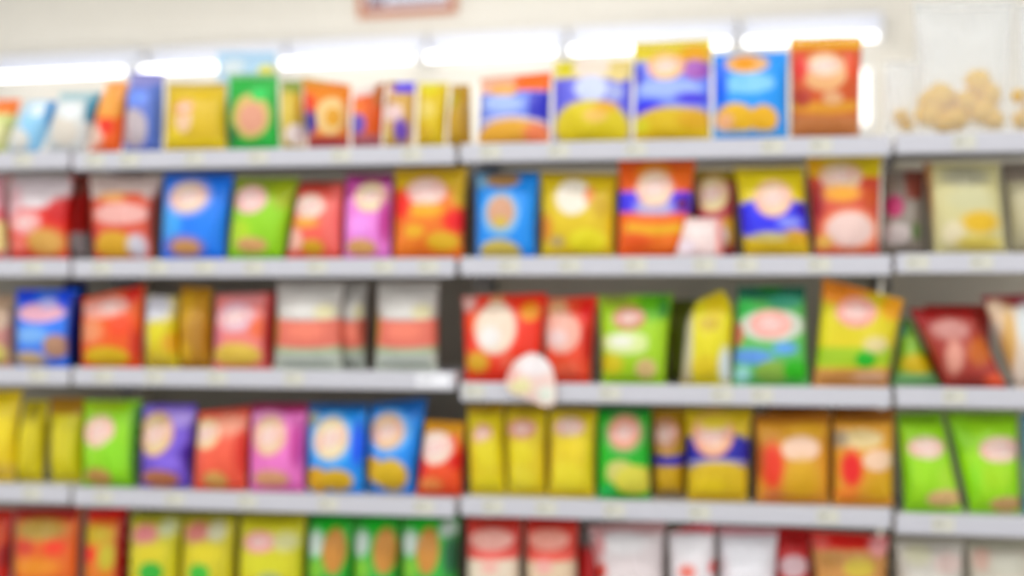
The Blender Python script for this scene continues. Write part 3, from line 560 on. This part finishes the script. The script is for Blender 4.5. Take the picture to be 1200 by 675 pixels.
B(4, (213, 275), (213, 276), 603, 'd0c42c', [('r', 210, 598, 280, 611, 'a09c28'), ('s', 234, 624, 16, 12, 'd4847c'), ('s', 256, 622, 10, 12, 'd0ccac'), ('s', 245, 645, 20, 12, 'e0d040'), (240, 670, 13, 12, '50b848')], 'yellow-green bag, middle of the three on the lowest visible shelf', d=.005)
B(4, (279, 356), (280, 358), 603, 'd4cc24', [('r', 276, 598, 362, 611, 'a8a020'), ('l', 308, 634, 20, 12, 'eca8a0'), ('s', 338, 634, 14, 10, 'd8d49c'), ('s', 315, 660, 28, 10, 'd8d448'), (322, 676, 14, 8, 'a4b070')], 'yellow bag with pink emblem left of the green bags, lowest visible shelf')
for (a, c, lb, dd) in ((361, 414, 'green bag with a brown oval, leftmost of three, lowest visible shelf', 0), (414, 470, 'green bag with a brown oval, middle of three, lowest visible shelf', .01), (470, 538, 'green bag with a brown oval, rightmost of three, lowest visible shelf', .0)):
    q = [('r', a-5, 598, c+5, 611, '1c7c30'), ('s', a+28, 616, 18, 7, '3cc048'), ('s', a+12, 636, 9, 14, 'd0dcd4'), (a+(34 if dd == 0 else 40), 644, 13, 26, 'c88c4c'), ('s', a+14, 665, 10, 12, '84c04c')]
    if c == 538: q += [('s', 526, 620, 10, 9, 'c8d4cc'), ('s', 530, 650, 8, 24, '0c5c38')]
    B(4, (a, c-3), (a, c), 604, '48ac48', q, lb, d=dd)
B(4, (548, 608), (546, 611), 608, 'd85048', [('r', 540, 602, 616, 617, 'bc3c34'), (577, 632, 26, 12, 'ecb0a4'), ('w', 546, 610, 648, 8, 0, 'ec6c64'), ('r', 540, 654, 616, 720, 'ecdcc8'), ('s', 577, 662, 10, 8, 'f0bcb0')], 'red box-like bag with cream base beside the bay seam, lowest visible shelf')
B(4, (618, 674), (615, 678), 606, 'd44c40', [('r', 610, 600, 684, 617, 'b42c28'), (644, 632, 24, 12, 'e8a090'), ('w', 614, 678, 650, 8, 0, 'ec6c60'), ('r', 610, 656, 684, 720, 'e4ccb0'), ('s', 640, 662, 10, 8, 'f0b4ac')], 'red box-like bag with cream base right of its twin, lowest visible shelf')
B(4, (676, 712), (676, 708), 606, '9c2c28', [('r', 670, 600, 715, 640, '8c8884'), ('s', 690, 660, 14, 20, 'b81c18')], 'grey-topped dark red packet set back beside the white bags', d=.07)
B(4, (714, 778), (688, 780), (618, 612), 'e8dcdc', [('r', 680, 606, 790, 626, 'd0a4a4'), ('s', 730, 636, 30, 12, 'f0ecec'), ('s', 702, 640, 8, 16, 'd49898'), ('s', 706, 668, 6, 10, 'd84838')], 'white bag with dull pink top, leftmost of the white bags', d=.015)
B(4, (788, 838), (783, 838), (626, 608), 'ece4e6', [('w', 778, 846, 622, 9, -2, 'd85058'), ('s', 810, 640, 22, 12, 'f4f0f2'), ('s', 806, 668, 10, 8, 'e88478'), ('s', 838, 664, 7, 8, 'e03c30')], 'white bag with a red stripe at its top, lowest visible shelf', d=-.01)
B(4, (844, 908), (841, 912), (618, 622), 'ece8ec', [('r', 830, 612, 916, 628, 'dca0a8'), ('s', 872, 650, 30, 16, 'f4f2f6')], 'white bag right of the red-striped white bag, lowest visible shelf', d=.01)
B(4, (912, 952), (908, 950), (620, 622), 'bc2c28', [('s', 930, 634, 14, 8, 'a82420'), (930, 662, 17, 12, 'd8b8bc')], 'narrow red bag with a pale oval, lowest visible shelf', d=.025)
B(4, (958, 1038), (950, 1042), (624, 630), 'c89058', [('r', 940, 616, 1050, 644, 'dc3c34'), ('s', 1030, 640, 12, 12, 'e8a0a0'), ('s', 962, 636, 10, 8, 'e46c64'), ('s', 975, 655, 12, 10, 'b88448'), (1006, 664, 18, 11, 'ccb454')], 'scarlet-topped tan bag left of the cream pouches, lowest visible shelf')
B(4, (1052, 1128), (1050, 1130), 634, 'd8d2c8', [('s', 1075, 650, 16, 12, 'dcd8bc'), ('s', 1110, 660, 16, 12, 'e4ccc4'), ('r', 1045, 628, 1135, 638, 'bcb8ac')], 'cream pouch left of its neighbour, right end of lowest visible shelf', name='snack_pouch')
B(4, (1138, 1240), (1134, 1240), 638, 'd8d0c0', [('s', 1150, 655, 10, 14, 'dcb8a8'), ('s', 1180, 660, 20, 12, 'e0dccc'), ('r', 1130, 630, 1245, 643, 'b0b09c')], 'cream pouch cut by the right edge, lowest visible shelf', name='snack_pouch')

# ---- promo card clipped to the third rail
zc = SZ[2][2]
pc = at(622, 445, -.02)
t = empty('promo_card', (pc.x, -.02, zc-.02)); tag(t, 'pink and white scalloped promo card hanging on the third rail', 'sign')
out = []
pts = [(600, 428), (608, 420), (622, 413), (636, 418), (646, 430), (650, 445), (652, 462), (649, 474), (636, 476), (624, 470), (612, 465), (598, 460), (592, 447)]
n = len(pts)
def cr(p0, p1, p2, p3, t): return .5*((2*p1)+(-p0+p2)*t+(2*p0-5*p1+4*p2-p3)*t*t+(-p0+3*p1-3*p2+p3)*t**3)
for i in range(n):
    for q in range(4):
        a, b_, c_, d_ = pts[i-1], pts[i], pts[(i+1) % n], pts[(i+2) % n]
        out.append((cr(a[0], b_[0], c_[0], d_[0], q/4), cr(a[1], b_[1], c_[1], d_[1], q/4)))
colf = paint('f2d4cc', [('s', 628, 428, 20, 12, 'f4ecec'), ('s', 610, 452, 14, 10, 'f0e8b8'), ('s', 640, 462, 10, 10, 'e8ece0'), ('s', 600, 440, 8, 8, 'f4c0b8')])
verts = []; cols = []; faces = []; nr = 8; no = len(out); cxp, cyp = 622, 446
for side in (0, 1):
    for r in range(nr+1):
        for i in range(no):
            s = (r+.001)/nr
            x = cxp+(out[i][0]-cxp)*s; y = cyp+(out[i][1]-cyp)*s
            p = at(x, y, -.02)
            bow = -.012*(1-s*s)+.006*math.sin(x*.12)
            verts.append((p.x-pc.x, bow+(.0016 if side else 0), p.z-(zc-.02))); cols.append(colf(x, y))
base_n = (nr+1)*no
for side in (0, 1):
    o_ = side*base_n
    for r in range(nr):
        for i in range(no):
            k = (i+1) % no; f = (o_+r*no+i, o_+r*no+k, o_+(r+1)*no+k, o_+(r+1)*no+i)
            faces.append(f if side else f[::-1])
for i in range(no):
    k = (i+1) % no; faces.append((nr*no+i, nr*no+k, base_n+nr*no+k, base_n+nr*no+i))
link('card', verts, faces, M_film, t, True, cols=cols)
b = MB(); b.box(-.012, .012, -.008, .0165, .0, .012); b.build('clip', M_tagw, t, .001)

# ------------------------------------------------------------------ world and view
w = bpy.data.worlds.new('World'); scene.world = w; w.use_nodes = True
w.node_tree.nodes['Background'].inputs[0].default_value = (.96, .98, 1, 1)
w.node_tree.nodes['Background'].inputs[1].default_value = 0.9
scene.view_settings.view_transform = 'Standard'; scene.view_settings.look = 'None'
scene.view_settings.gamma = 1; scene.view_settings.use_curve_mapping = False
scene.view_settings.exposure = 0.2
scene.cycles.use_denoising = True
scene.cycles.max_bounces = 8
